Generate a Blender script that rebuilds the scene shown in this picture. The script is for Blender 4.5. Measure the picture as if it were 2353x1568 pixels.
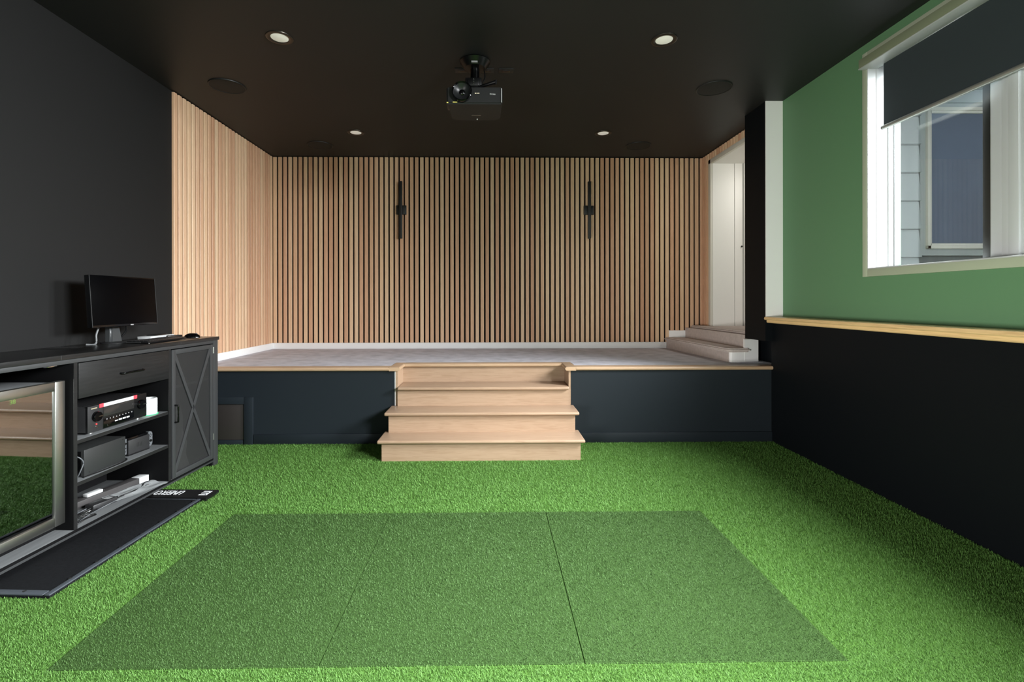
import bpy, bmesh, math, random
import numpy as np
from mathutils import Vector, Matrix
random.seed(7); RNG = np.random.default_rng(11)
for o in list(bpy.data.objects): bpy.data.objects.remove(o)
S = bpy.context.scene; C = S.collection
PI = math.pi; R = math.radians

# ------------------------------------------------------------------ camera
F_PX, CX, CY, YAW, CAM_Z = 1111.0, 1144.5, 691.0, 0.85, 1.36
cd = bpy.data.cameras.new('camera'); cam = bpy.data.objects.new('camera', cd); C.objects.link(cam)
cd.sensor_width = 36.0; cd.sensor_fit = 'HORIZONTAL'; cd.lens = F_PX/2353*36
cd.shift_x = (1176.5-CX)/2353; cd.shift_y = -(784-CY)/2353
cd.clip_start = 0.05; cd.clip_end = 200
cam.location = (0, 0, CAM_Z)
cam.matrix_world = Matrix.Translation((0,0,CAM_Z)) @ Matrix.Rotation(R(-YAW),4,'Z') @ Matrix.Rotation(PI/2,4,'X') @ Matrix.Rotation(-0.0013,4,'Z')
S.camera = cam

# ------------------------------------------------------------------ world, light, exposure
W = bpy.data.worlds.new('sky'); S.world = W; W.use_nodes = True
bg = W.node_tree.nodes['Background']; bg.inputs[0].default_value = (0.80, 0.90, 1.0, 1); bg.inputs[1].default_value = 0.75
def area(name, loc, target, sx, sy, power, col=(1,1,1), spread=180):
    l = bpy.data.lights.new(name, 'AREA'); l.shape = 'RECTANGLE'; l.size = sx; l.size_y = sy
    l.energy = power; l.color = col; l.spread = R(spread)
    o = bpy.data.objects.new(name, l); C.objects.link(o); o.location = loc
    d = Vector(target)-Vector(loc); o.rotation_euler = d.to_track_quat('-Z','Y').to_euler(); return o
area('daylight_rear_window', (3.55, -0.4, 2.7), (0.6, 0.3, 1.1), 1.9, 1.3, 720, (0.96,0.985,1.0), 138)
area('daylight_front_window', (3.62, 2.50, 2.72), (1.9, 2.55, 1.75), 1.4, 1.2, 430, (0.93,0.97,1.0), 98)
area('unseen_wall_fill', (-2.55, -1.1, 0.75), (2.75, 3.2, 1.3), 1.4, 1.0, 60, (1.0,0.98,0.95), 66)  # unseen fill, added to brighten the right wall and the white return
area('hall_lamp', (3.6, 5.55, 3.0), (3.3, 5.9, 1.5), 0.4, 0.4, 8, (1.0,0.96,0.9))
S.view_settings.view_transform = 'Standard'; S.view_settings.look = 'None'
S.view_settings.exposure = 0.0; S.view_settings.gamma = 1.0; S.view_settings.use_curve_mapping = False
S.cycles.use_denoising = True
S.cycles.max_bounces = 10; S.cycles.diffuse_bounces = 5; S.cycles.sample_clamp_indirect = 4.0

# ------------------------------------------------------------------ helpers
def lin(c):
    return tuple((v/255/12.92 if v/255 <= .04045 else ((v/255+.055)/1.055)**2.4) for v in c)
def mat(name, rgb, rough=.5, metal=0., spec=.5, emit=None, estr=0., noise=0., nscale=20., bump=0., bscale=60., srgb=True, stretch=None, coat=0.):
    m = bpy.data.materials.new(name); m.use_nodes = True; nt = m.node_tree; b = nt.nodes['Principled BSDF']
    c = lin(rgb) if srgb else rgb
    b.inputs['Base Color'].default_value = (*c,1); b.inputs['Roughness'].default_value = rough
    b.inputs['Metallic'].default_value = metal; b.inputs['Specular IOR Level'].default_value = spec
    if coat: b.inputs['Coat Weight'].default_value = coat; b.inputs['Coat Roughness'].default_value = .08
    if emit: b.inputs['Emission Color'].default_value = (*lin(emit),1); b.inputs['Emission Strength'].default_value = estr
    if noise or bump:
        tc = nt.nodes.new('ShaderNodeTexCoord'); mp = nt.nodes.new('ShaderNodeMapping'); nt.links.new(tc.outputs['Object'], mp.inputs[0])
        if stretch: mp.inputs['Scale'].default_value = stretch
    if noise:
        n = nt.nodes.new('ShaderNodeTexNoise'); n.inputs['Scale'].default_value = nscale; n.inputs['Detail'].default_value = 4
        nt.links.new(mp.outputs[0], n.inputs['Vector'])
        r = nt.nodes.new('ShaderNodeValToRGB'); e = r.color_ramp.elements
        e[0].position=.3; e[1].position=.7
        e[0].color = (*[max(0,v*(1-noise)) for v in c],1); e[1].color = (*[min(1,v*(1+noise)) for v in c],1)
        nt.links.new(n.outputs['Fac'], r.inputs[0]); nt.links.new(r.outputs[0], b.inputs['Base Color'])
    if bump:
        n2 = nt.nodes.new('ShaderNodeTexNoise'); n2.inputs['Scale'].default_value = bscale; n2.inputs['Detail'].default_value = 3
        nt.links.new(mp.outputs[0], n2.inputs['Vector'])
        bp = nt.nodes.new('ShaderNodeBump'); bp.inputs['Strength'].default_value = bump; bp.inputs['Distance'].default_value = .004
        nt.links.new(n2.outputs['Fac'], bp.inputs['Height']); nt.links.new(bp.outputs[0], b.inputs['Normal'])
    return m
def wood(name, cols, scale, rough=.42, knot=True, rnd=True):
    """cols: colours across random boards; scale: noise scale per axis (small along the grain)"""
    m = bpy.data.materials.new(name); m.use_nodes = True; nt = m.node_tree; b = nt.nodes['Principled BSDF']; L = nt.links.new
    tc = nt.nodes.new('ShaderNodeTexCoord'); oi = nt.nodes.new('ShaderNodeObjectInfo')
    off = nt.nodes.new('ShaderNodeVectorMath'); off.operation='SCALE'; off.inputs[0].default_value=(37,53,71)
    L(oi.outputs['Random'], off.inputs['Scale'])
    ad = nt.nodes.new('ShaderNodeVectorMath'); ad.operation='ADD'; L(tc.outputs['Object'], ad.inputs[0]); L(off.outputs[0], ad.inputs[1])
    mp = nt.nodes.new('ShaderNodeMapping'); mp.inputs['Scale'].default_value = scale; L(ad.outputs[0], mp.inputs[0])
    n = nt.nodes.new('ShaderNodeTexNoise'); n.inputs['Scale'].default_value=1; n.inputs['Detail'].default_value=5; n.inputs['Distortion'].default_value=.6; L(mp.outputs[0], n.inputs['Vector'])
    r1 = nt.nodes.new('ShaderNodeValToRGB'); r1.color_ramp.interpolation='LINEAR'
    els = r1.color_ramp.elements
    while len(els) < len(cols): els.new(.5)
    for i,c in enumerate(cols): els[i].position = i/(len(cols)-1); els[i].color = (*lin(c),1)
    if rnd:
        mx0 = nt.nodes.new('ShaderNodeMath'); mx0.operation='MULTIPLY_ADD'; mx0.inputs[1].default_value=.45
        sb = nt.nodes.new('ShaderNodeMath'); sb.operation='SUBTRACT'; sb.inputs[1].default_value=.22
        L(n.outputs['Fac'], mx0.inputs[0]); L(oi.outputs['Random'], sb.inputs[0]); L(sb.outputs[0], mx0.inputs[2]); L(mx0.outputs[0], r1.inputs[0])
    else: L(n.outputs['Fac'], r1.inputs[0])
    # darker grain lines
    mp2 = nt.nodes.new('ShaderNodeMapping'); mp2.inputs['Scale'].default_value = tuple(v*3.2 for v in scale); L(ad.outputs[0], mp2.inputs[0])
    n2 = nt.nodes.new('ShaderNodeTexNoise'); n2.inputs['Scale'].default_value=1; n2.inputs['Detail'].default_value=6; n2.inputs['Distortion'].default_value=1.2; L(mp2.outputs[0], n2.inputs['Vector'])
    r2 = nt.nodes.new('ShaderNodeValToRGB'); r2.color_ramp.elements[0].position=.32; r2.color_ramp.elements[1].position=.55
    r2.color_ramp.elements[0].color=(.72,.66,.6,1); r2.color_ramp.elements[1].color=(1,1,1,1); L(n2.outputs['Fac'], r2.inputs[0])
    mx = nt.nodes.new('ShaderNodeMix'); mx.data_type='RGBA'; mx.blend_type='MULTIPLY'; mx.inputs['Factor'].default_value=.55
    L(r1.outputs[0], mx.inputs['A']); L(r2.outputs[0], mx.inputs['B']); L(mx.outputs['Result'], b.inputs['Base Color'])
    b.inputs['Roughness'].default_value = rough; b.inputs['Specular IOR Level'].default_value=.4
    return m

def BM(): return bmesh.new()
def bb(bm, a, b, bev=0, seg=2, rot=None, piv=None):
    """axis aligned box from corner a to corner b, optional bevel and rotation matrix"""
    c = [(a[i]+b[i])/2 for i in range(3)]; s = [abs(b[i]-a[i]) for i in range(3)]
    t = bmesh.new(); bmesh.ops.create_cube(t, size=1); bmesh.ops.scale(t, vec=s, verts=t.verts)
    if bev: bmesh.ops.bevel(t, geom=t.edges[:], offset=min(bev, min(s)*.49), segments=seg, affect='EDGES', profile=.5)
    M = Matrix.Translation(c)
    if rot is not None:
        p = Vector(piv if piv is not None else c); M = Matrix.Translation(p) @ rot @ Matrix.Translation(-p) @ M
    bmesh.ops.transform(t, matrix=M, verts=t.verts); merge(bm, t)
def merge(bm, t):
    me = bpy.data.meshes.new('tmp'); t.to_mesh(me); t.free(); bm.from_mesh(me); bpy.data.meshes.remove(me)
def cyl(bm, p0, p1, r0, r1=None, seg=20, caps=True):
    p0=Vector(p0); p1=Vector(p1); d=p1-p0; t=bmesh.new()
    bmesh.ops.create_cone(t, cap_ends=caps, cap_tris=False, segments=seg, radius1=r0, radius2=r0 if r1 is None else r1, depth=d.length)
    bmesh.ops.transform(t, matrix=Matrix.Translation((p0+p1)/2) @ d.to_track_quat('Z','Y').to_matrix().to_4x4(), verts=t.verts); merge(bm,t)
def lathe(bm, prof, seg=32, M=None):
    """prof: list of (r,z); revolved round z, then transformed by M"""
    M = M or Matrix.Identity(4); rings=[]
    for r,z in prof:
        if r < 1e-6: rings.append([bm.verts.new(M @ Vector((0,0,z)))])
        else: rings.append([bm.verts.new(M @ Vector((r*math.cos(2*PI*k/seg), r*math.sin(2*PI*k/seg), z))) for k in range(seg)])
    for a,b in zip(rings, rings[1:]):
        for k in range(seg):
            k2=(k+1)%seg
            if len(a)==1 and len(b)==1: continue
            if len(a)==1: bm.faces.new((a[0],b[k],b[k2]))
            elif len(b)==1: bm.faces.new((a[k],b[0],a[k2]))
            else: bm.faces.new((a[k],b[k],b[k2],a[k2]))
def prism(bm, poly, axis, v0, v1):
    """extrude a 2-D polygon along axis ('x','y','z') from v0 to v1"""
    def P(u,v,w): return {'x':(w,u,v),'y':(u,w,v),'z':(u,v,w)}[axis]
    A=[bm.verts.new(P(u,v,v0)) for u,v in poly]; B=[bm.verts.new(P(u,v,v1)) for u,v in poly]; n=len(poly)
    bm.faces.new(A[::-1]); bm.faces.new(B)
    for i in range(n): bm.faces.new((A[i],A[(i+1)%n],B[(i+1)%n],B[i]))
def smooth_path(pts, n=8):
    pts=[Vector(p) for p in pts]; out=[]
    for i in range(len(pts)-1):
        p0=pts[max(i-1,0)]; p1=pts[i]; p2=pts[i+1]; p3=pts[min(i+2,len(pts)-1)]
        for k in range(n):
            t=k/n; out.append(.5*((2*p1)+(-p0+p2)*t+(2*p0-5*p1+4*p2-p3)*t*t+(-p0+3*p1-3*p2+p3)*t**3))
    out.append(pts[-1]); return out
def tube(bm, pts, r, seg=8, n=8):
    P=smooth_path(pts,n); rings=[]; up=Vector((0,0,1))
    for i,p in enumerate(P):
        d=(P[min(i+1,len(P)-1)]-P[max(i-1,0)]).normalized()
        a=d.cross(up); a = a.normalized() if a.length>1e-4 else Vector((1,0,0)); b=a.cross(d)
        rings.append([bm.verts.new(p+r*(a*math.cos(2*PI*k/seg)+b*math.sin(2*PI*k/seg))) for k in range(seg)])
    for A,B in zip(rings,rings[1:]):
        for k in range(seg): bm.faces.new((A[k],A[(k+1)%seg],B[(k+1)%seg],B[k]))
    bm.faces.new(rings[0][::-1]); bm.faces.new(rings[-1])
def obj(name, bm, m, parent=None, smooth=None):
    bmesh.ops.recalc_face_normals(bm, faces=bm.faces)
    me=bpy.data.meshes.new(name); bm.to_mesh(me); bm.free(); me.materials.append(m)
    if smooth is not None:
        ar=sorted(p.area for p in me.polygons); lim=8*ar[len(ar)//2]
        for p in me.polygons: p.use_smooth = p.area < lim or len(ar) <= 6
        me.set_sharp_from_angle(angle=R(smooth))
    o=bpy.data.objects.new(name, me); C.objects.link(o)
    if parent: o.parent=parent
    return o
def box(name, a, b, m, parent=None, bev=0, seg=2, **k):
    bm=BM(); bb(bm,a,b,bev,seg,**k); return obj(name,bm,m,parent, 40 if bev else None)
def tag(o, label, cat, group=None):
    o['label']=label; o['category']=cat
    if group: o['group']=group
    return o
def thing(name, label, cat, loc=(0,0,0), rz=0, group=None):
    o=bpy.data.objects.new(name,None); C.objects.link(o); o.location=loc; o.rotation_euler=(0,0,rz); o.empty_display_size=.05
    return tag(o,label,cat,group)
def struct(o): o['kind']='structure'; return o
def plabel(o, l): o['label']=l; return o
def dup(root, loc, label):
    r=root.copy(); C.objects.link(r); r.location=loc; r['label']=label
    for ch in list(root.children):
        c=ch.copy(); C.objects.link(c); c.parent=r
        for g in list(ch.children):
            d=g.copy(); C.objects.link(d); d.parent=c
    return r
def text(name, s, size, m, parent, M, extrude=.0005, shear=0, spacing=1.0, bold=0.0):
    cu=bpy.data.curves.new(name,'FONT'); cu.body=s; cu.offset=bold; cu.size=size; cu.extrude=extrude; cu.align_x='CENTER'; cu.align_y='CENTER'; cu.shear=shear; cu.space_character=spacing
    to=bpy.data.objects.new(name+'_tmp',cu); C.objects.link(to)
    me=bpy.data.meshes.new_from_object(to.evaluated_get(bpy.context.evaluated_depsgraph_get()))
    bpy.data.objects.remove(to); me.name=name; me.materials.clear(); me.materials.append(m); me.transform(M)
    o=bpy.data.objects.new(name,me); C.objects.link(o)
    if parent: o.parent=parent
    return o

# ------------------------------------------------------------------ materials
M_WALLBLK = mat('charcoal wall paint', (31,31,31), .6, spec=.16, bump=.06, bscale=300)
M_CEIL    = mat('charcoal ceiling paint', (40,40,41), .5, spec=.22, bump=.05, bscale=300)
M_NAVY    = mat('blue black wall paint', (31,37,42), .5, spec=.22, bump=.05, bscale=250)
M_NAVY_SHADE  = mat('shade darkened wall paint', (14,17,20), .5, spec=.1, bump=.05, bscale=250)  # shade on the dim right walls put into the paint colour
M_GREEN   = mat('green wall paint', (90,128,93), .55, spec=.35, bump=.05, bscale=250)
M_WHITE   = mat('white trim paint', (242,241,240), .45, spec=.4)
M_WARMWH  = mat('white jamb paint', (226,225,220), .5)
M_VINYL   = mat('white window vinyl', (176,179,179), .35)
M_VINYLDK = mat('dark track and stile shade', (28,31,29), .4)
M_BATTEN  = mat('black wall behind the slats', (20,19,17), .8, spec=.2)
M_CARPET  = mat('grey carpet', (205,203,210), .95, spec=.1, noise=.16, nscale=7, bump=.5, bscale=500)
M_CARPETB = mat('taupe stair carpet', (196,184,178), .95, spec=.1, noise=.08, nscale=30, bump=.6, bscale=500)
M_SLAT = wood('cedar slats', [(204,158,126),(220,180,146),(214,168,136),(230,198,164),(226,188,152)], (60,60,1.6))
M_SLATY = M_SLAT
M_MAPLE = wood('maple stair boards', [(158,130,106),(172,145,121),(166,138,113)], (1.6,30,30), .34, rnd=False)
M_MAPLED = wood('maple nosing', [(166,138,110),(186,157,128),(176,147,117)], (1.6,30,30), .32, rnd=False)
M_SILLW = wood('clear pine sill', [(206,170,118),(226,192,140),(216,180,128)], (30,1.6,30), .32, rnd=False)
M_TAN = mat('tan door edge wood', (205,162,110), .5)
M_CAB   = mat('black oak cabinet', (27,27,27), .42, spec=.35, noise=.25, nscale=6, stretch=(20,1,20), bump=.08, bscale=40)
M_CABTOP= mat('black counter top', (26,26,26), .30, spec=.5, noise=.25, nscale=6, stretch=(20,1,20))
M_CABMET= mat('dark grey steel', (56,57,58), .45, metal=.2)
M_CABIN = mat('cabinet inside grey', (98,100,101), .35, noise=.15, nscale=5, stretch=(10,1,10))
M_CABDK = mat('cabinet inside black', (7,7,8), .7, spec=.12)
M_BLACK = mat('black plastic', (13,13,14), .35)
M_BLKGL = mat('glossy black', (5,5,6), .10)
M_BLKMT = mat('matt black metal', (24,24,24), .5)
M_GREYP = mat('light grey plastic', (88,91,94), .4)
M_DKGRP = mat('dark grey plastic', (36,36,37), .45)
M_STEEL = mat('brushed stainless steel', (190,190,184), .33, metal=1.0)
M_CHROME= mat('chrome', (225,225,225), .12, metal=1.0)
M_WHPL  = mat('white plastic', (196,198,198), .4)
M_PAPER = mat('white paper', (196,199,200), .6)
M_RUBBER= mat('black rubber mat', (15,16,18), .8, spec=.12, noise=.35, nscale=60, bump=.3, bscale=300)
M_RIM   = mat('grey rubber rim', (56,61,67), .5)
M_TURFB = mat('turf backing', (72,106,44), .95, spec=.1, noise=.25, nscale=160)
M_TURFD = mat('dark turf backing', (54,78,38), .95, spec=.1, noise=.25, nscale=160)
M_LIT = mat('ivory lettering', (236,238,240), .5)
M_GREYL = mat('grey lettering', (150,150,150), .5)
M_YEL = mat('yellow sticker', (222,208,110), .5)
M_RED = mat('red sticker', (226,62,74), .5)
M_FABR = mat('charcoal blind fabric', (46,53,56), .8, spec=.2, bump=.2, bscale=900)
M_ALU = mat('satin aluminium', (150,152,146), .35, metal=.6)
M_STRIP = mat('grey sill strip', (150,156,150), .5)
M_DOT = mat('dark sill marks', (70,78,76), .5)
M_SIDING = mat('pale grey siding', (138,142,143), .6, bump=.1, bscale=200)
M_SIDETRIM = mat('pale grey siding trim', (142,145,146), .55)
M_HWIN = mat('cream window frame', (178,173,167), .5)
M_DIFF = mat('lamp diffuser', (235,232,225), .5, emit=(255,250,238), estr=.28)
M_GOLD = mat('dark bronze trim', (70,66,60), .3, metal=.8)
M_SPK = mat('speaker grille', (18,18,17), .7, bump=.4, bscale=800)
def blade_mat(name, c0, c1, c2):
    m=bpy.data.materials.new(name); m.use_nodes=True; nt=m.node_tree; b=nt.nodes['Principled BSDF']
    g=nt.nodes.new('ShaderNodeNewGeometry'); r=nt.nodes.new('ShaderNodeValToRGB'); e=r.color_ramp.elements; e.new(.5)
    for i,c in enumerate((c0,c1,c2)): e[i].position=i*.5; e[i].color=(*lin(c),1)
    nt.links.new(g.outputs['Random Per Island'], r.inputs[0]); nt.links.new(r.outputs[0], b.inputs['Base Color'])
    b.inputs['Roughness'].default_value=.55; b.inputs['Specular IOR Level'].default_value=.15
    return m
M_BLADE = blade_mat('turf fibre', (72,110,46),(90,131,62),(112,152,84))
M_BLADED= blade_mat('dark turf fibre', (54,80,35),(66,96,48),(86,116,68))
def glass_mat(name, refl, tint=(1,1,1), rough=.02):
    m=bpy.data.materials.new(name); m.use_nodes=True; nt=m.node_tree; nt.nodes.clear(); L=nt.links.new
    out=nt.nodes.new('ShaderNodeOutputMaterial'); mx=nt.nodes.new('ShaderNodeMixShader'); t=nt.nodes.new('ShaderNodeBsdfTransparent'); g=nt.nodes.new('ShaderNodeBsdfGlossy')
    t.inputs[0].default_value=(*tint,1); g.inputs['Roughness'].default_value=rough; g.inputs[0].default_value=(.9,.92,.93,1)
    fr=nt.nodes.new('ShaderNodeLayerWeight'); fr.inputs['Blend'].default_value=.5
    pw=nt.nodes.new('ShaderNodeMath'); pw.operation='POWER'; pw.inputs[1].default_value=4.0; L(fr.outputs['Facing'],pw.inputs[0])
    ma=nt.nodes.new('ShaderNodeMath'); ma.operation='MULTIPLY_ADD'; ma.inputs[1].default_value=.8; ma.inputs[2].default_value=refl; ma.use_clamp=True
    L(pw.outputs[0],ma.inputs[0]); L(ma.outputs[0],mx.inputs[0]); L(t.outputs[0],mx.inputs[1]); L(g.outputs[0],mx.inputs[2]); L(mx.outputs[0],out.inputs[0]); return m
M_GLASS = glass_mat('window glass', .03)
M_FRGLASS = glass_mat('tinted fridge glass', .30, (.25,.27,.26))
M_HGLASS = mat('house window glass', (66,75,90), .12, spec=.5, noise=.10, nscale=1.5)
def mesh_mat():
    m=bpy.data.materials.new('perforated metal mesh'); m.use_nodes=True; nt=m.node_tree; nt.nodes.clear(); L=nt.links.new
    out=nt.nodes.new('ShaderNodeOutputMaterial'); mx=nt.nodes.new('ShaderNodeMixShader'); t=nt.nodes.new('ShaderNodeBsdfTransparent'); p=nt.nodes.new('ShaderNodeBsdfPrincipled')
    p.inputs['Base Color'].default_value=(*lin((44,44,44)),1); p.inputs['Roughness'].default_value=.5
    mx.inputs[0].default_value=.62; L(t.outputs[0],mx.inputs[1]); L(p.outputs[0],mx.inputs[2]); L(mx.outputs[0],out.inputs[0]); return m
M_MESH = mesh_mat()

# ------------------------------------------------------------------ room shell
ZC = 3.27; XL = -2.90; YB = 6.45; ZS = .723; YS = 4.617; XG = 2.80; XLOW = 2.70; YR = -2.5
floor = struct(box('floor', (XL,YR,-.06), (XLOW+.3,YS+.02,0), M_TURFB))
ceiling = struct(box('ceiling', (XL-.2,YR-.2,ZC), (4.4,YB+.25,ZC+.12), M_CEIL))
wl = struct(box('wall_left', (XL-.15,YR-.2,-.06), (XL,YB+.2,ZC), M_WALLBLK))
wb = struct(box('wall_back', (XL-.15,YB,-.06), (4.4,YB+.15,ZC), M_BATTEN))
wr_ = BM()
bb(wr_, (XL-.15,YR-.15,-.06),(3.2,YR,ZC)); wrear = struct(obj('wall_rear', wr_, mat('white rear screen',(235,235,233),.8)))
# right wall, lower black part with a ledge, upper green part with the window openings
WY0, WY1, WZ0, WZ1 = 1.62, 3.54, 1.589, 3.15       # visible window
VY0, VY1, VZ0, VZ1 = -1.5, .75, 1.5, 3.0          # window behind the camera
wrl_ = struct(box('wall_right', (XLOW,YR,-.06),(XLOW+.45,YS,1.15), M_NAVY_SHADE))
wrl = struct(box('wall_right_stage', (2.85,6.232,-.06),(3.0,YB+.1,ZC), M_NAVY_SHADE))
struct(box('wall_right_stage_near', (2.85,YS,-.06),(3.15,5.084,ZC), M_NAVY_SHADE)); struct(box('wall_right_over_door', (2.85,5.084,3.15),(3.0,6.232,ZC), M_NAVY_SHADE)); struct(box('wall_right_under_door', (2.85,5.084,-.06),(3.0,6.232,.985), M_NAVY_SHADE))
g=BM(); T=XG+.24
for a,c in (((XG,WY1,1.15),(T,YS,ZC)), ((XG,VY1,1.15),(T,WY0,ZC)), ((XG,YR,1.15),(T,VY0,ZC)), ((XG,WY0,1.15),(T,WY1,WZ0)), ((XG,WY0,WZ1),(T,WY1,ZC)), ((XG,VY0,1.15),(T,VY1,VZ0)), ((XG,VY0,VZ1),(T,VY1,ZC))): bb(g,a,c)
wru = struct(obj('wall_right_upper', g, M_GREEN))
col = struct(box('wall_right_return', (2.635,4.602,.966),(2.86,4.975,ZC), M_NAVY_SHADE))
trw = struct(box('trim_1', (2.635,4.594,1.203),(2.801,4.603,ZC), M_WHITE)); plabel(trw,'white return edge between black wall and green wall')
# wood sill cap along the ledge: cap board over an apron board
sill = struct(obj('trim_2', BM(), M_SILLW)); plabel(sill,'natural wood ledge cap below the green wall')
pr=[(2.615,1.18),(2.617,1.192),(2.622,1.200),(2.632,1.203),(2.80,1.203),(2.80,1.172),(2.622,1.172)]
b=BM(); prism(b,[(u,v) for u,v in pr],'y',YR,4.592); obj('cap_board', b, M_SILLW, sill, 30)
b=BM(); prism(b,[(2.640,1.172),(2.640,1.150),(2.646,1.144),(2.70,1.144),(2.70,1.172)],'y',YR,4.592); obj('apron_board', b, M_SILLW, sill, 30)

# stage: carpeted floor, black front wall, nosing, niche for the stairs
NX0, NX1, NYR = -.885, .742, 4.885
b=BM(); prism(b,[(XL,4.70),(-.97,4.70),(-.97,4.95),(.82,4.95),(.82,4.70),(2.85,4.70),(2.85,YB),(XL,YB)],'z',.60,ZS); stage=struct(obj('floor_stage', b, M_CARPET))
ws=struct(box('wall_stage',(XL,YS,-.02),(-.915,YS+.09,.69),M_NAVY)); struct(box('wall_stage_right',(.765,YS,-.02),(2.86,YS+.09,.69),M_NAVY))
de=box('drywall_edge',(-.9155,YS-.002,.36),(-.908,YS+.02,.69),M_WHITE,ws)
b=BM(); bb(b,(-2.245,YS-.016,0),(-.94,YS,.097),.004); bb(b,(.785,YS-.016,0),(XLOW,YS,.097),.004); bs=struct(obj('baseboard_stage', b, M_NAVY, None, 40))
# nosing of the stage edge (rounded front), mitred round the niche
def bull(w0,w1,z0,z1,n=6):
    r=(z1-z0)/2; zc=(z0+z1)/2; return [(w1,z0),(w1,z1)]+[(w0+r-r*math.sin(PI*k/n), zc+r*math.cos(PI*k/n)) for k in range(n+1)]
nos=struct(obj('trim_3', BM(), M_MAPLED)); plabel(nos,'rounded maple nosing along the stage edge')
Z0n,Z1n=.692,.728
def nose_board(pts_fn, name): pass
def nosing_x(x0,x1,yf,yb,name='nosing_board'):
    b=BM(); pol=bull(yf,yb,Z0n,Z1n); A=[]
    prism(b,[(u,v) for u,v in pol],'x',x0,x1); return obj(name,b,M_MAPLED,nos,35)
nosing_x(XL+.02,-.965,4.585,4.70); nosing_x(.81,2.79,4.585,4.70); nosing_x(-.868,.713,4.85,4.95)
for x0,x1 in ((-.965,-.862),(.81,.706)):
    b=BM(); prism(b,[(u,v) for u,v in bull(x1 if x1>x0 else x1, x0, Z0n, Z1n)] if x1<x0 else [(-u,v) for u,v in bull(-x1,-x0,Z0n,Z1n)],'y',4.588,4.95); obj('nosing_board',b,M_MAPLED,nos,35)

# slats: each one its own piece, hung on the wall behind it
def slat_mesh(name,w,d,h,axis):
    b=BM(); c=.0035
    prof=[(-w/2,0),(-w/2,d-c),(-w/2+c,d),(w/2-c,d),(w/2,d-c),(w/2,0)]
    if axis=='y-': prism(b,[(u,-v) for u,v in prof],'z',0,h)     # faces -Y
    elif axis=='x+': prism(b,[(v,u) for u,v in prof],'z',0,h)
    else: prism(b,[(-v,u) for u,v in prof],'z',0,h)
    bmesh.ops.recalc_face_normals(b,faces=b.faces)
    me=bpy.data.meshes.new(name); b.to_mesh(me); b.free(); me.materials.append(M_SLAT); return me
PITCH=.0668; SW=.045; ZT=3.262
mb=slat_mesh('slat',SW,.022,ZT-.805,'y-'); mb2=slat_mesh('slat_short',SW,.022,ZT-.957,'y-')
n=0; x=-2.853
while x < 2.83:
    short = x > 2.36
    o=bpy.data.objects.new('slat', mb2 if short else mb); C.objects.link(o); o.parent=wb
    o.location=(x+random.uniform(-.001,.001),YB,.957 if short else .805); o.rotation_euler=(0,0,random.uniform(-.02,.02)); x+=PITCH; n+=1
ml=slat_mesh('slat',SW,.022,ZT-.805,'x+'); y=YB-.05
while y > 4.43:
    o=bpy.data.objects.new('slat', ml); C.objects.link(o); o.parent=wl; o.location=(XL,y,.805); y-=PITCH
bk=struct(box('trim_4',(XL,4.445,.80),(XL+.004,YB,ZC-.002),M_BATTEN)); plabel(bk,'black backing behind the left slats')
mr_top=slat_mesh('slat_over_door',SW,.022,ZT-3.15,'x-'); mr=slat_mesh('slat',SW,.022,ZT-1.03,'x-'); y=YB-.05
while y > 5.0:
    o=bpy.data.objects.new('slat', mr if (y>6.255 or y<5.06) else mr_top); C.objects.link(o); o.parent=wrl; o.location=(2.85,y,1.03 if (y>6.255 or y<5.06) else 3.15); y-=PITCH
struct(box('baseboard_back',(XL+.016,YB-.016,ZS),(2.372,YB,.803),M_WHITE,bev=.003)); struct(box('baseboard_left',(XL,4.70,ZS),(XL+.016,YB,.803),M_WHITE,bev=.003))
struct(box('trim_5',(2.372,YB-.018,ZS),(2.85,YB,.957),M_WHITE,bev=.003))

# ------------------------------------------------------------------ wooden stairs
st=thing('staircase','pale maple wooden staircase of four steps up to the stage','stairs',(0,0,0))
box('riser',(-.926,4.104,0),(.762,4.12,.15),M_MAPLE,st); box('riser',(-.916,4.335,.15),(.756,4.35,.332),M_MAPLE,st)
box('riser',(NX0,4.592,.33),(NX1,4.605,.515),M_MAPLE,st); box('riser',(NX0,NYR,.51),(NX1,NYR+.015,.692),M_MAPLE,st)
for x0,x1,y0,z1 in ((-.926,-.912,4.12,.15),(.748,.762,4.12,.15)): box('side_panel',(x0,y0,0),(x1,YS,z1),M_MAPLE,st)
for x0,x1 in ((-.916,-.902),(.742,.756)): box('side_panel',(x0,4.35,.15),(x1,YS,.332),M_MAPLE,st)
box('side_panel',(NX0-.02,4.612,.33),(NX0,4.90,.692),M_MAPLE,st); box('side_panel',(NX1,4.612,.33),(NX1+.02,4.90,.692),M_MAPLE,st)
def tread(x0,x1,y0,y1,z,ends=True):
    b=BM(); h=.030; bb(b,(x0,y0,z-h),(x1,y1,z),.0135,4); return obj('tread',b,M_MAPLE,st,50)
tread(-.962,.798,4.072,4.40,.181); tread(-.952,.790,4.302,YS-.001,.362); tread(NX0+.001,NX1-.001,4.555,NYR,.543)

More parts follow.
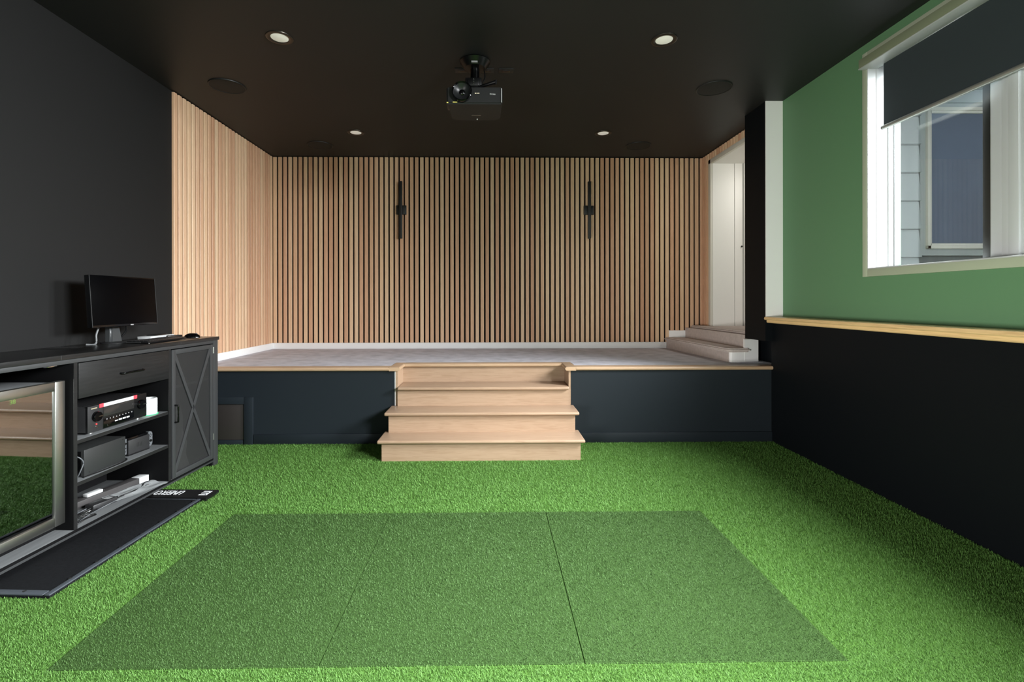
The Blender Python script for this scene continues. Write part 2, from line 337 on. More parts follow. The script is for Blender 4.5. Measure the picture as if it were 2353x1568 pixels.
# ------------------------------------------------------------------ carpeted steps and doorway at the right
cs=thing('carpeted_steps','grey carpeted steps with white skirting leading to right doorway','stairs',(0,0,0))
def step(name,a,bv,z0,z1,m,r=.02):
    b=BM(); n=6; pol=[(a[0],a[1]),(bv[0],bv[1]),(2.95,bv[1]),(2.95,a[1])]
    prism(b,pol,'z',z0,z1); bmesh.ops.bevel(b,geom=b.edges[:],offset=r,segments=3,affect='EDGES'); return obj(name,b,m,cs,50)
b=BM(); prism(b,[(2.345,6.43),(2.445,4.945),(2.80,5.03),(2.80,6.43)],'z',ZS,.835); obj('riser',b,M_CARPETB,cs)
b=BM(); prism(b,[(2.318,6.43),(2.405,4.94),(2.43,4.90),(2.47,4.885),(2.66,4.925),(2.66,5.02),(2.80,5.05),(2.80,6.43)],'z',.826,.868); bmesh.ops.bevel(b,geom=[e for e in b.edges if abs(e.verts[0].co.z-e.verts[1].co.z)<1e-5],offset=.014,segments=3,affect='EDGES',clamp_overlap=True); obj('tread',b,M_CARPETB,cs,50)
b=BM(); prism(b,[(2.60,6.43),(2.655,5.02),(2.765,5.045),(2.765,6.43)],'z',.86,.995); obj('riser',b,M_CARPETB,cs)
b=BM(); prism(b,[(2.655,6.40),(2.715,5.02),(2.77,5.02),(2.78,5.14),(3.9,5.14),(3.9,6.21),(2.85,6.21),(2.85,6.40)],'z',.988,1.03); bmesh.ops.bevel(b,geom=[e for e in b.edges if abs(e.verts[0].co.z-e.verts[1].co.z)<1e-5],offset=.016,segments=3,affect='EDGES',clamp_overlap=True); obj('landing',b,M_CARPETB,cs,50)
# white end skirt with a rounded corner
b=BM(); pts=[(2.452,4.955)]+[(2.452+.02-.02*math.cos(PI/2*k/5),4.945-.025*math.sin(PI/2*k/5)) for k in range(6)]+[(2.52,4.925),(2.62,4.95),(2.62,4.975),(2.47,4.96)]
prism(b,pts,'z',ZS,.833); obj('end_skirt',b,M_WHITE,cs,40)
b=BM(); prism(b,[(2.615,4.946),(2.782,4.99),(2.782,5.02),(2.615,4.975)],'z',ZS,.957); obj('end_skirt',b,M_WHITE,cs)
b=BM(); prism(b,[(2.375,6.41),(2.395,6.12),(2.399,6.12),(2.379,6.41)],'z',ZS,.835); 
b.free()
d1=struct(obj('door_1',BM(),M_WARMWH)); plabel(d1,'white cased doorway at the right end of the slat wall')
box('jamb',(2.852,6.17,1.0),(3.13,6.225,3.118),M_WARMWH,d1); box('jamb',(3.135,6.165,1.0),(3.235,6.225,3.118),M_WARMWH,d1); box('jamb',(3.25,6.15,1.0),(3.285,6.225,3.118),M_WARMWH,d1)
box('head',(2.852,5.12,3.118),(3.3,6.225,3.15),M_WARMWH,d1); box('jamb',(2.852,5.085,1.0),(3.2,5.12,3.118),M_WARMWH,d1)
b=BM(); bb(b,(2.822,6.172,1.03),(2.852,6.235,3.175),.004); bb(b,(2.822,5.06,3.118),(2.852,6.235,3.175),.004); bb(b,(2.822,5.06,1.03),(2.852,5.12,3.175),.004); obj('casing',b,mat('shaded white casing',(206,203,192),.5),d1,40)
b=BM(); bb(b,(3.30,6.10,1.03),(3.34,6.2,3.1),.003); obj('door_edge',b,M_TAN,d1)
hw=struct(box('wall_hall',(3.34,6.0,1.0),(4.4,6.1,ZC),M_WARMWH)); struct(box('wall_hall_side',(4.2,4.6,1.0),(4.3,6.1,ZC),M_WARMWH)); struct(box('wall_hall_near',(3.16,5.0,1.0),(4.3,5.08,ZC),M_WARMWH))
b=BM(); lathe(b,[(0,0),(.009,0),(.012,.006),(.009,.012),(0,.013)],12,Matrix.Translation((3.22,6.163,2.05))@Matrix.Rotation(PI/2,4,'X')); obj('latch',b,M_BLKMT,d1)

# access hatch in the stage wall
h=struct(obj('door_2',BM(),M_NAVY)); plabel(h,'small black access hatch in the stage front wall')
b=BM(); bb(b,(-2.335,YS-.018,0),(-2.25,YS,.450),.003); bb(b,(-2.80,YS-.018,.383),(-2.335,YS,.450),.003); bb(b,(-2.80,YS-.018,0),(-2.70,YS,.383),.003); obj('frame',b,M_NAVY,h,40)
box('panel',(-2.70,YS-.006,.045),(-2.34,YS,.380),mat('brown black hatch panel',(46,42,40),.5),h,bev=.002); box('bottom_rail',(-2.70,YS-.014,0),(-2.345,YS,.043),M_NAVY,h,bev=.002)

# ------------------------------------------------------------------ window with deep frame
w1=struct(obj('window_1',BM(),M_VINYL)); plabel(w1,'white framed sliding window in the green wall')
M_CASE=mat('pale casing paint',(162,170,148),.5)
cw=.046; cx0=XG-.014
b=BM(); bb(b,(cx0,WY1,WZ0-.056),(XG,WY1+cw,3.20),.003); obj('casing',b,M_CASE,w1,40)
b=BM(); bb(b,(cx0,WY0-cw,WZ0-.056),(XG,WY1,WZ0),.003); obj('casing',b,M_CASE,w1,40)
b=BM(); bb(b,(cx0,WY0-cw,3.14),(XG,WY1,3.20),.003); obj('casing',b,M_CASE,w1,40)
b=BM(); bb(b,(cx0,WY0-cw,WZ0),(XG,WY0,3.14),.003); obj('casing',b,M_CASE,w1,40)
box('jamb',(XG-.012,WY1-.006,WZ0),(2.95,WY1+.001,3.14),M_VINYL,w1); box('jamb',(XG-.012,WY0,WZ0),(2.95,WY0+.006,3.14),M_VINYL,w1)
box('stool',(XG-.012,WY0,WZ0-.001),(2.98,WY1,WZ0+.008),M_VINYL,w1,bev=.002); box('head_jamb',(XG,WY0,3.13),(2.98,WY1,3.14),M_VINYL,w1)
def vbar(y0,y1,x0,x1,m=M_VINYL,name='frame_bar'): return box(name,(x0,y0,WZ0+.008),(x1,y1,3.13),m,w1,bev=.002)
# far frame: shallow stepped profiles lying along the jamb
vbar(3.531,3.541,2.850,2.906); vbar(3.537,3.542,2.906,2.938,M_VINYLDK,'track'); vbar(3.527,3.541,2.938,2.972); vbar(3.534,3.542,2.972,2.980,M_VINYLDK,'track'); vbar(3.522,3.541,2.980,3.0)
# meeting stile (white vinyl, its shade put into the dark colour), mullion and the near sash frame
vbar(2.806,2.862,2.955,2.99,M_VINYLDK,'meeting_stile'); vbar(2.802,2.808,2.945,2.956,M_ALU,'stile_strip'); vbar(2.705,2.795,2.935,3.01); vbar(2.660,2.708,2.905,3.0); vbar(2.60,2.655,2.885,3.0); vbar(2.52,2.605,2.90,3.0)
for y0,y1 in ((2.84,3.525),(1.66,2.53)):
    box('frame_rail',(2.955,y0-.02,WZ0+.006),(3.0,y1,WZ0+.014),M_VINYL,w1); box('frame_rail',(2.955,y0-.02,3.06),(3.0,y1,3.13),M_VINYL,w1,bev=.003)
    box('pane',(2.976,y0-.01,WZ0+.012),(2.980,y1,3.08),M_GLASS,w1)
vbar(1.622,1.67,2.90,3.0)
ss=box('sill_strip',(2.822,WY0+.03,WZ0+.008),(2.880,3.50,WZ0+.013),M_STRIP,w1)
b=BM()
y=1.7
while y<3.47:
    xx=2.838+random.choice((0,.012,.024)); bb(b,(xx,y,WZ0+.0125),(xx+.006,y+random.uniform(.012,.03),WZ0+.0145)); y+=random.uniform(.03,.07)
ob=obj('strip_mark',b,M_DOT,w1); ob['kind']='stuff'
# second window (behind the camera), same make
w2=struct(obj('window_2',BM(),M_VINYL)); plabel(w2,'white window behind the camera')
b=BM()
for a,c in (((XG-.014,VY0-.05,VZ0-.05),(XG,VY1+.05,VZ0)),((XG-.014,VY0-.05,VZ1),(XG,VY1+.05,VZ1+.05)),((XG-.014,VY0-.05,VZ0),(XG,VY0,VZ1)),((XG-.014,VY1,VZ0),(XG,VY1+.05,VZ1))): bb(b,a,c)
obj('casing',b,M_CASE,w2)

# roller blind
rb=thing('roller_blind','charcoal roller blind half drawn over the white window','blind',(2.80,2.58,3.1))
def L3(o,dx,dy,dz): o.location=(dx,dy,dz); return o
bx=-2.80; by=-2.58; bz=-3.1
def rbox(n,a,c,m,bev=.003): return box(n,(a[0]+bx,a[1]+by,a[2]+bz),(c[0]+bx,c[1]+by,c[2]+bz),m,rb,bev)
b=BM(); bb(b,(2.735+bx,1.60+by,3.075+bz),(2.796+bx,3.556+by,3.142+bz),.004); obj('cassette',b,mat('olive grey cassette',(124,132,108),.45),rb,40)
rbox('cassette_lip',(2.733,1.60,3.070),(2.86,3.556,3.077),M_VINYL,.001)
rbox('fabric',(2.842,1.66,2.62),(2.844,3.455,3.08),M_FABR,0)
b=BM(); cyl(b,(2.843+bx,1.655+by,2.61+bz),(2.843+bx,3.46+by,2.61+bz),.016,seg=16); obj('bottom_bar',b,M_ALU,rb,50)
b=BM(); cyl(b,(2.843+bx,3.46+by,2.61+bz),(2.843+bx,3.466+by,2.61+bz),.016,seg=16); obj('end_cap',b,M_DKGRP,rb,50)

# ------------------------------------------------------------------ neighbour's house seen through the window
YH=4.35; hs=thing('neighbour_house','pale grey sided house wall with a framed window beyond the glass','house',(3.2,YH,0))
def hb(n,a,c,m,bev=0): return box(n,(a[0]-3.2,a[1]-YH,a[2]),(c[0]-3.2,c[1]-YH,c[2]),m,hs,bev)
hb('wall_sheathing',(3.06,YH+.02,.2),(7.0,YH+.2,5.2),mat('grey sheathing',(90,93,94),.7))
rows=[2.777-.256*k for k in range(10,-1,-1)]+[3.036,3.153]+[3.290+.137*k for k in range(13)]
for z0,z1 in zip(rows,rows[1:]):
    xb=3.895 if 1.70<z1 and z0<3.1 else 6.9
    b=BM(); prism(b,[(-.040,z0-.004),(-.006,z1-.010),(.02,z1-.010),(.02,z0-.004)],'x',-.14,xb-3.2); obj('plank',b,M_SIDING,hs)
    if xb<4: b=BM(); prism(b,[(-.040,z0-.004),(-.006,z1-.010),(.02,z1-.010),(.02,z0-.004)],'x',5.05-3.2,3.7); obj('plank',b,M_SIDING,hs)
HX0,HX1,HZ0,HZ1=3.955,4.95,1.825,3.11
hb('trim_board',(3.905,YH-.010,HZ0-.06),(HX0,YH+.02,HZ1+.05),M_SIDETRIM); hb('trim_board',(HX0,YH-.010,HZ1-.005),(5.1,YH+.02,HZ1+.05),M_SIDETRIM); hb('trim_board',(HX0,YH-.010,HZ0-.06),(5.1,YH+.02,HZ0),M_SIDETRIM)
for nme,off,dep,m in (('outer_frame',0,.035,M_HWIN),('inner_frame',.022,.02,M_HWIN)):
    t=.03 if off==0 else .028
    b=BM(); x0,x1,z0,z1=HX0+off-3.2,HX1-off-3.2,HZ0+off,HZ1-off; y0=-dep
    for a,c in (((x0,y0,z0),(x0+t,.02,z1)),((x1-t,y0,z0),(x1,.02,z1)),((x0,y0,z1-t),(x1,.02,z1)),((x0,y0,z0),(x1,.02,z0+t))): bb(b,a,c,.003)
    obj(nme,b,m,hs,40)
hb('pane',(HX0+.04,YH-.004,HZ0+.04),(HX1-.04,YH+.01,HZ1-.04),M_HGLASS)
gr=struct(box('ground',(3.3,-6,-.3),(14,12,-.2),mat('pale gravel',(150,148,142),.9,noise=.2,nscale=30)))

# ------------------------------------------------------------------ ceiling fittings
def downlight(loc,label):
    t=thing('downlight',label,'ceiling light',loc,0,'recessed downlights')
    b=BM(); lathe(b,[(.060,0),(.064,-.004),(.086,-.007),(.093,-.004),(.094,0)],40); obj('trim_ring',b,M_GOLD,t,40)
    b=BM(); lathe(b,[(0,-.004),(.055,-.004),(.061,-.002),(.062,0)],40); obj('diffuser',b,M_DIFF,t,40); return t
d0=downlight((-1.53,3.53,ZC),'round downlight left of the projector, nearest to the left wall')
dup(d0,(1.272,3.525,ZC),'round downlight between projector and window side of the ceiling')
dup(d0,(-1.53,5.51,ZC),'round downlight over the stage beside the rear left speaker')
dup(d0,(1.284,5.50,ZC),'round downlight over the stage beside the rear right speaker')
def speaker(loc,label):
    t=thing('ceiling_speaker',label,'speaker',loc,0,'round in-ceiling speakers')
    b=BM(); lathe(b,[(.142,0),(.142,-.006),(.147,-.009),(.151,-.006),(.152,0)],48); obj('rim',b,M_BLKMT,t,40)
    b=BM(); lathe(b,[(0,-.009),(.10,-.008),(.142,-.005),(.142,0)],48); obj('grille',b,M_SPK,t,40); return t
s0=speaker((-2.338,4.33,ZC),'black round ceiling speaker above the near end of left slat wall')
dup(s0,(2.01,4.32,ZC),'black round ceiling speaker in front of the black return column')
dup(s0,(-2.09,5.96,ZC),'black round ceiling speaker in the back left corner over the stage')
dup(s0,(1.82,5.94,ZC),'black round ceiling speaker in the back right corner over the stage')
def outlet(x,label,plug=False):
    t=thing('ceiling_outlet',label,'outlet',(x,4.01,ZC),0,'black outlet plates behind the projector')
    b=BM(); bb(b,(-.062,-.038,-.006),(.062,.038,0),.003); obj('plate',b,M_BLKMT,t,40)
    b=BM(); bb(b,(-.034,-.017,-.009),(.034,.017,-.005),.004); obj('socket',b,M_BLKGL,t,40); return t
outlet(-.235,'black ceiling outlet plate left of the projector pole'); outlet(-.035,'black ceiling outlet plate just right of the projector pole'); outlet(.128,'black ceiling outlet plate standing clear to the right of the projector pole')

# projector and its mount
PX,PY=-.118,3.58
mt=thing('projector_mount','glossy black ceiling plate and pole carrying the projector','mount',(-.125,3.86,ZC))
b=BM(); lathe(b,[(0,0),(.115,0),(.122,-.01),(.085,-.062),(.045,-.066),(0,-.066)],40); obj('ceiling_plate',b,mat('black plate',(9,9,10),.28,spec=.3),mt,35)
box('plate_badge',(-.024,-.103,-.056),(.024,-.088,-.045),M_GREYL,mt)
b=BM(); cyl(b,(0,0,-.05),(0,0,-.31),.036,seg=28); obj('pole',b,M_BLKGL,mt,40)
b=BM(); bb(b,(-.075,-.05,-.222),(.055,.05,-.150),.008); bb(b,(-.055,-.06,-.215),(.035,.06,-.165),.006); obj('swivel_joint',b,M_BLACK,mt,40)
for k in range(3):
    b=BM(); cyl(b,(-.008,-.058,-.170-k*.018),(-.008,-.064,-.170-k*.018),.005,seg=10); obj('screw',b,M_CHROME,mt,40)
b=BM(); bb(b,(-.10,-.09,-.318),(.12,.09,-.305),.004); obj('base_bracket',b,M_BLACK,mt,40)
for p,q in (((.03,-.04,-.225),(.165,-.09,-.205)),((.03,.04,-.235),(.15,.10,-.225)),((-.03,.04,-.235),(-.14,.10,-.225))):
    b=BM(); cyl(b,p,q,.012,.016,seg=10); cyl(b,(q[0],q[1],q[2]-.022),(q[0],q[1],q[2]+.015),.010,seg=10); obj('arm',b,M_BLACK,mt,40)
pc=BM(); tube(pc,[(-.06,3.90,ZC-.02),(-.045,3.87,ZC-.12),(-.07,3.85,ZC-.2),(-.05,3.84,ZC-.27),(-.03,3.86,ZC-.325)],.005); tag(obj('projector_cable',pc,M_BLACK,None,60),'thin black cable hanging beside the projector pole','cable')
pj=thing('projector','black ceiling projector with a large round lens hanging below its mount','projector',(PX,PY,2.815))
W2=.207
b=BM(); prism(b,[(-W2,.0),(W2,.0),(.198,.30),(.18,.325),(0,.34),(-.18,.325),(-.198,.30)],'z',.002,.128)
bmesh.ops.bevel(b,geom=b.edges[:],offset=.010,segments=3,affect='EDGES'); obj('body',b,mat('projector black',(33,33,33),.5,spec=.3),pj,40)
box('side_grille',(-W2-.003,.01,.006),(-W2+.03,.14,.122),M_BLACK,pj,.004); b=BM(); cyl(b,(.198,-.002,.012),(.198,-.002,.116),.004,seg=10); obj('edge_highlight',b,M_GREYL,pj,40)
LX=-.093
ML=Matrix.Translation((LX,0,.085))@Matrix.Rotation(PI/2,4,'X')
b=BM(); lathe(b,[(.074,-.02),(.074,.028),(.068,.034),(.063,.030),(.060,.02)],40,ML); lr=obj('lens_ring',b,M_BLKGL,pj,35)
b=BM(); lathe(b,[(.062,.026),(.040,.006),(.022,.0),(.020,.002)],40,ML); obj('lens_hood',b,mat('grey lens hood',(30,31,32),.32,spec=.4),lr,50)
b=BM(); lathe(b,[(.023,.0),(.018,.006),(.009,.009),(0,.010)],28,ML); obj('lens_glass',b,M_BLKGL,lr,60)
for k in range(3): box('label_mark',(LX+.094+k*.012,-.003,.076),(LX+.103+k*.012,.001,.083),mat('cream label',(225,210,185),.5) if k==0 else bpy.data.materials['cream label'],pj)
for k in range(4): box('label_mark',(.112+k*.011,-.003,.070-.001*k),(.120+k*.011,.001,.079-.001*k),M_GREYL,pj)
box('warning_label',(-W2+.045,-.003,.010),(-W2+.078,.001,.016),M_YEL,pj); box('warning_label',(-W2+.0,-.004,.006),(-W2+.012,.002,.014),M_YEL,pj)
b=BM()
for k in range(9): bb(b,(-.030+k*.008,.215,-.001),(-.025+k*.008,.222,.003))
o=obj('base_lettering',b,mat('dim brown lettering',(110,95,85),.5),pj); o['kind']='stuff'
box('base_mark',(.006,.295,-.001),(.014,.315,.003),M_LIT,pj)

# wall sconces
def sconce(x,label):
    t=thing('wall_sconce',label,'wall light',(x,YB-.022,2.56),0,'slim bar sconces on the slat wall')
    b=BM(); bb(b,(-.066,-.028,-.060),(.066,0,.060),.003); obj('wall_plate',b,M_BLKMT,t,40)
    b=BM(); bb(b,(-.019,-.078,-.38),(.019,-.040,.37),.004); bb(b,(-.014,-.041,-.02),(.014,-.026,.02)); o=obj('light_bar',b,M_BLKMT,t,40)
    bb_=BM(); bb(bb_,(-.017,-.076,-.383),(.017,-.042,-.379)); obj('end_cap',bb_,M_CABMET,o); return t
c0=sconce(-1.182,'black bar wall sconce on slats, left one of the pair'); dup(c0,(1.302,YB-.022,2.56),'black bar wall sconce on slats, right one near the doorway')

# ------------------------------------------------------------------ turf
def blades(name, rects, holes, base, parent, m, h=.011, seed=1, ymin=1.5):
    rng=np.random.default_rng(seed); P=[]
    for (x0,y0,x1,y1) in rects:
        ya=max(y0,ymin)
        N=int(base*3.24*(x1-x0)*(1/ya-1/y1)); u=rng.random(N); y=1/(1/ya-u*(1/ya-1/y1)); x=x0+rng.random(N)*(x1-x0); P.append(np.stack([x,y],1))
    P=np.concatenate(P)
    for (x0,y0,x1,y1) in holes: P=P[~((P[:,0]>x0)&(P[:,0]<x1)&(P[:,1]>y0)&(P[:,1]<y1))]
    N=len(P); a=rng.random(N)*2*PI; sc=(.75+.5*rng.random(N))*np.clip(P[:,1]/2.4,.8,1.4); lean=(.45+.8*rng.random(N))
    L=.0085*sc; w=.00075*sc
    dx,dy=np.cos(a),np.sin(a); hx=L*np.sin(lean); hz=np.minimum(L*np.cos(lean)+.002,h)
    v=np.zeros((N,4,3))
    for k,(t,ww) in enumerate(((0,-1),(0,1),(1,.55),(1,-.55))):
        v[:,k,0]=P[:,0]+dx*hx*t-dy*w*ww; v[:,k,1]=P[:,1]+dy*hx*t+dx*w*ww; v[:,k,2]=hz*t+.0005
    me=bpy.data.meshes.new(name); me.vertices.add(N*4); me.vertices.foreach_set('co',v.ravel())
    me.loops.add(N*4); me.loops.foreach_set('vertex_index',np.arange(N*4,dtype=np.int32))
    me.polygons.add(N); me.polygons.foreach_set('loop_start',np.arange(0,N*4,4,dtype=np.int32)); 
    me.update(calc_edges=True); me.validate(); me.materials.append(m)
    o=bpy.data.objects.new(name,me); C.objects.link(o); o.parent=parent; o['kind']='stuff'; return o
MX=[-1.635,-.642,.350,1.346]; MY0,MY1=1.80,3.095
MATR=(-2.62,1.55,-1.99,3.45)
blades('turf_fibre',[(XL+.02,0,XLOW-.005,4.61)],[(MX[0]-.004,MY0-.004,MX[3]+.004,MY1+.004),(-.94,4.09,.77,4.62)],100000,floor,M_BLADE,seed=3)
nm=('left','middle','right')
for k in range(3):
    p=box('turf_panel',(MX[k]+.002,MY0,0.0),(MX[k+1]-.002,MY1,.003),M_TURFD); tag(p,'dark green turf inlay panel, %s of the three in the floor'%nm[k],'turf mat','dark turf inlay panels')
    blades('turf_fibre',[(MX[k]+.005,MY0+.003,MX[k+1]-.005,MY1-.003)],[],100000,p,M_BLADED,h=.010,seed=20+k)

# ------------------------------------------------------------------ black mat with the lettered bar, in front of the cabinet
ma=R(4.2); mo=thing('floor_mat','long black rubber mat with grey rim beside the cabinet','mat',(-2.015,2.235,0),-ma+R(2.0))
mo.rotation_euler=(0,0,-R(2.6)); ML_=1.075; MWD=.62
box('base',(-MWD,.0,.001),(0,ML_,.016),M_RUBBER,mo,.003)
b=BM(); bb(b,(-.027,0,.012),(0,ML_,.021),.004); obj('rim',b,M_RIM,mo,40); b=BM(); bb(b,(-MWD,0,.012),(-.032,.035,.021),.004); obj('rim',b,M_RIM,mo,40)
b=BM(); bb(b,(-MWD,ML_-.012,.012),(-.032,ML_,.019),.003); obj('rim',b,M_RIM,mo,40)
for k in range(7):
    b=BM(); cyl(b,(-.024,.13+k*.15,.014),(-.024,.13+k*.15,.0222),.0075,seg=12); obj('screw_hole',b,M_BLKMT,mo,40)
b=BM(); cyl(b,(-.14,.022,.014),(-.14,.022,.0222),.0075,seg=12); obj('screw_hole',b,M_BLKMT,mo,40)
nb=thing('lettered_bar','black strip with white upside down lettering across the far end of the mat','mat strip',(-1.935,3.375,0),-R(2.0))
b=BM(); prism(b,[(-.62,-.073),(.008,-.075),(.012,.070),(-.62,.075)],'z',.001,.026); bmesh.ops.bevel(b,geom=b.edges[:],offset=.003,segments=2,affect='EDGES'); obj('bar',b,M_BLACK,nb,40)
text('lettering','UNEEKOR',.098,M_LIT,nb,Matrix.Translation((-.314,.015,.0262))@Matrix.Rotation(PI,4,'Z')@Matrix.Scale(.50,4,(1,0,0)),.0004,.25,1.0,.0005)
b=BM()
for y in (-.022,.008,.038):
    bb(b,(-.076,y-.007,.0258),(-.026,y+.007,.0268))
bb(b,(-.032,-.029,.0258),(-.020,.045,.0268),.0)
obj('emblem',b,M_LIT,nb)

# ------------------------------------------------------------------ cabinet
CA=R(3.0); CO=Vector((-2.284,4.073,0)); 
def CW(t,s,z): return (CO.x-t*math.cos(CA)+s*math.sin(CA), CO.y+t*math.sin(CA)+s*math.cos(CA), z)
cb=thing('cabinet','long black bar cabinet with open shelves, drawer and mesh door at left wall','cabinet',tuple(CO),-CA)
D=.46; SL=-2.06     # depth, length
def cbx(n,t0,t1,s0,s1,z0,z1,m=M_CAB,bev=.0015,parent=cb): return box(n,(-t1,s0,z0),(-t0,s1,z1),m,parent,bev)
ct=cbx('countertop',-.012,.50,SL-.01,.008,1.036,1.063,M_CABTOP,.002)
for s in (-.46,-1.40): cbx('edge_joint',-.0125,-.011,s-.0015,s+.0015,1.037,1.0625,M_CABMET,0,ct)
cbx('apron',0,.02,SL,0,1.010,1.036,M_CABMET); cbx('back_panel',D,D+.012,SL,0,.04,1.036,M_CABDK,0)
cbx('side_panel',.0,D,-.022,0,.0,1.036,M_CAB); cbx('side_panel',.0,D,SL,SL+.022,0,1.036,M_CAB)
cbx('corner_post',-.003,.022,-.060,0,0.0,1.036,M_CABMET)
for s0,s1 in ((-1.312,-1.291),(-.568,-.546)):
    pt_=cbx('partition',.004,D,s0,s1,.065,1.012,M_CABDK); cbx('edge_band',0,.0045,s0,s1,.065,1.012,M_CAB,0,pt_)
bp_=cbx('bottom_panel',0,D,SL,-.06,.048,.066,M_CABIN); cbx('edge_band',-.0025,.0002,SL,-.06,.050,.0655,M_CABDK,0,bp_); cbx('base_rail',-.002,.02,SL,-.05,.036,.062,M_CABMET)
for z in (.567,.327):
    sh_=cbx('shelf',.006,D,-1.291,-.568,z-.022,z,M_CABIN); cbx('edge_band',.004,.0062,-1.291,-.568,z-.022,z-.001,M_CAB,0,sh_)
cbx('shelf',.02,D,-.546,-.03,.715,.735,M_CABIN)
for s in (-.045,SL+.045):
    for t in (.03,D-.04): cbx('foot',t-.025,t+.025,s-.03,s+.03,0,.05,M_CABDK)
dr=cbx('drawer',-.006,.02,-1.287,-.573,.803,1.006,M_CAB,.002)
b=BM(); P=[(.028,-1.02),(.028,-.80)]
tube(b,[(.006,-1.00,.905),(.030,-.985,.905),(.032,-.91,.907),(.030,-.835,.905),(.006,-.82,.905)],.006,8,5); obj('handle',b,M_BLKGL,dr,60)
# mesh door: frame, cross bars, mesh sheet, handle, hinges
door=obj('door',BM(),M_CABMET,cb); a0,a1,z0,z1=-.541,-.070,.070,1.004; fw_=.034
b=BM(); bb(b,(-.012,a0,z0),(.008,a0+fw_,z1),.002); obj('stile',b,M_CABMET,door,40); b=BM(); bb(b,(-.012,a1-fw_,z0),(.008,a1,z1),.002); obj('stile',b,M_CABMET,door,40)
b=BM(); bb(b,(-.012,a0+fw_,z1-fw_),(.008,a1-fw_,z1),.002); obj('rail',b,M_CABMET,door,40); b=BM(); bb(b,(-.012,a0+fw_,z0),(.008,a1-fw_,z0+fw_),.002); obj('rail',b,M_CABMET,door,40)
box('mesh_sheet',(-.008,a0+.02,z0+.02),(-.006,a1-.02,z1-.02),M_MESH,door)
for sgn in (1,-1):
    ya,yb=(a0+.03,a1-.03) if sgn>0 else (a1-.03,a0+.03); za,zb=z0+.03,z1-.03
    L_=math.hypot(yb-ya,zb-za); ang=math.atan2(zb-za,yb-ya)
    b=BM(); bb(b,(-.004,-L_/2,-.013),(.004,L_/2,.013),.001); bmesh.ops.transform(b,matrix=Matrix.Translation((0,(ya+yb)/2,(za+zb)/2))@Matrix.Rotation(ang,4,'X'),verts=b.verts); obj('cross_bar',b,M_CABMET,door)
b=BM(); tube(b,[(.006,a0+.024,.475),(.030,a0+.024,.478),(.034,a0+.024,.49),(.034,a0+.024,.585),(.030,a0+.024,.597),(.006,a0+.024,.60)],.006,8,4); obj('handle',b,M_BLKGL,door,60)
for z in (.93,.22): b=BM(); cyl(b,(.008,-.066,z),(.008,-.066,z+.05),.005,seg=8); obj('hinge',b,M_STEEL,door,60)
cbx('catch',.03,.05,-1.44,-1.38,1.000,1.010,M_CHROME,.001)

# beverage fridge in the left bay
fr=thing('drinks_fridge','stainless framed drinks fridge with dark glass door in the cabinet bay','fridge',CW(.028,-1.335,.066),-CA)
FW,FH=.60,.85
def fbx(n,t0,t1,s0,s1,z0,z1,m,bev=.002,parent=fr): return box(n,(-t1,s0,z0),(-t0,s1,z1),m,parent,bev)
b=BM()
for a,c in (((-.42,-FW+.01,.02),(-.40,-.01,.832)),((-.42,-FW+.01,.812),(-.045,-.01,.832)),((-.42,-FW+.01,.02),(-.045,-.01,.05)),((-.42,-.03,.02),(-.045,-.01,.832)),((-.42,-FW+.01,.02),(-.045,-FW+.03,.832))): bb(b,a,c)
obj('cabinet_body',b,M_CABDK,fr); fbx('top_cover',.045,.42,-FW+.005,-.005,.832,.838,mat('grey fridge top',(120,122,124),.35),.001)
dz0,dz1=.055,.85
fd=obj('door',BM(),M_STEEL,fr)
for sA,sB in ((-.060,0),(-FW,-FW+.06)):
    b=BM(); bb(b,(-.035,sA,dz0),(.0,sB,dz1),.004); obj('stile',b,M_STEEL,fd,40)
for zA,zB in ((dz1-.05,dz1),(dz0,dz0+.05)):
    b=BM(); bb(b,(-.035,-FW+.06,zA),(0,-.06,zB),.004); obj('rail',b,M_STEEL,fd,40)
for s0 in (-.075,-FW+.06): box('gasket',(-.03,s0,dz0+.05),(-.012,s0+.015,dz1-.05),M_BLACK,fd)
box('pane',(-.014,-FW+.06,dz0+.05),(-.010,-.06,dz1-.05),M_FRGLASS,fd)
for z in (.22,.38,.54,.70):
    b=BM()
    for k in range(12): cyl(b,(-.36,-.06-k*.043,z),(-.06,-.06-k*.043,z),.003,seg=6)
    cyl(b,(-.06,-.04,z),(-.06,-FW+.04,z),.004,seg=6); obj('wire_rack',b,M_CHROME,fr,60)
M_LED=mat('green led digits',(120,255,60),.5,emit=(130,255,50),estr=9)
text('display_digits','38',.031,M_LED,fr,Matrix.Translation((-.020,-.265,.783))@Matrix.Rotation(PI/2,4,'Z')@Matrix.Rotation(PI/2,4,'X'),.0005)
for k,s in enumerate((-.20,-.30,-.42)):
    bt=thing('bottle','clear glass bottle on fridge rack, %s from the door hinge side'%('first','second','third')[k],'bottle',CW(.20,-1.335+s,.066+.2245),-CA,'bottles in the fridge')
    b=BM(); lathe(b,[(0,0),(.032,0),(.034,.01),(.034,.10),(.013,.15),(.013,.19),(0,.19)],20); obj('bottle_body',b,M_DKGRP,bt,50)
    b=BM(); lathe(b,[(0,.19),(.015,.19),(.015,.205),(0,.205)],16); obj('cap',b,M_STEEL,bt,50)

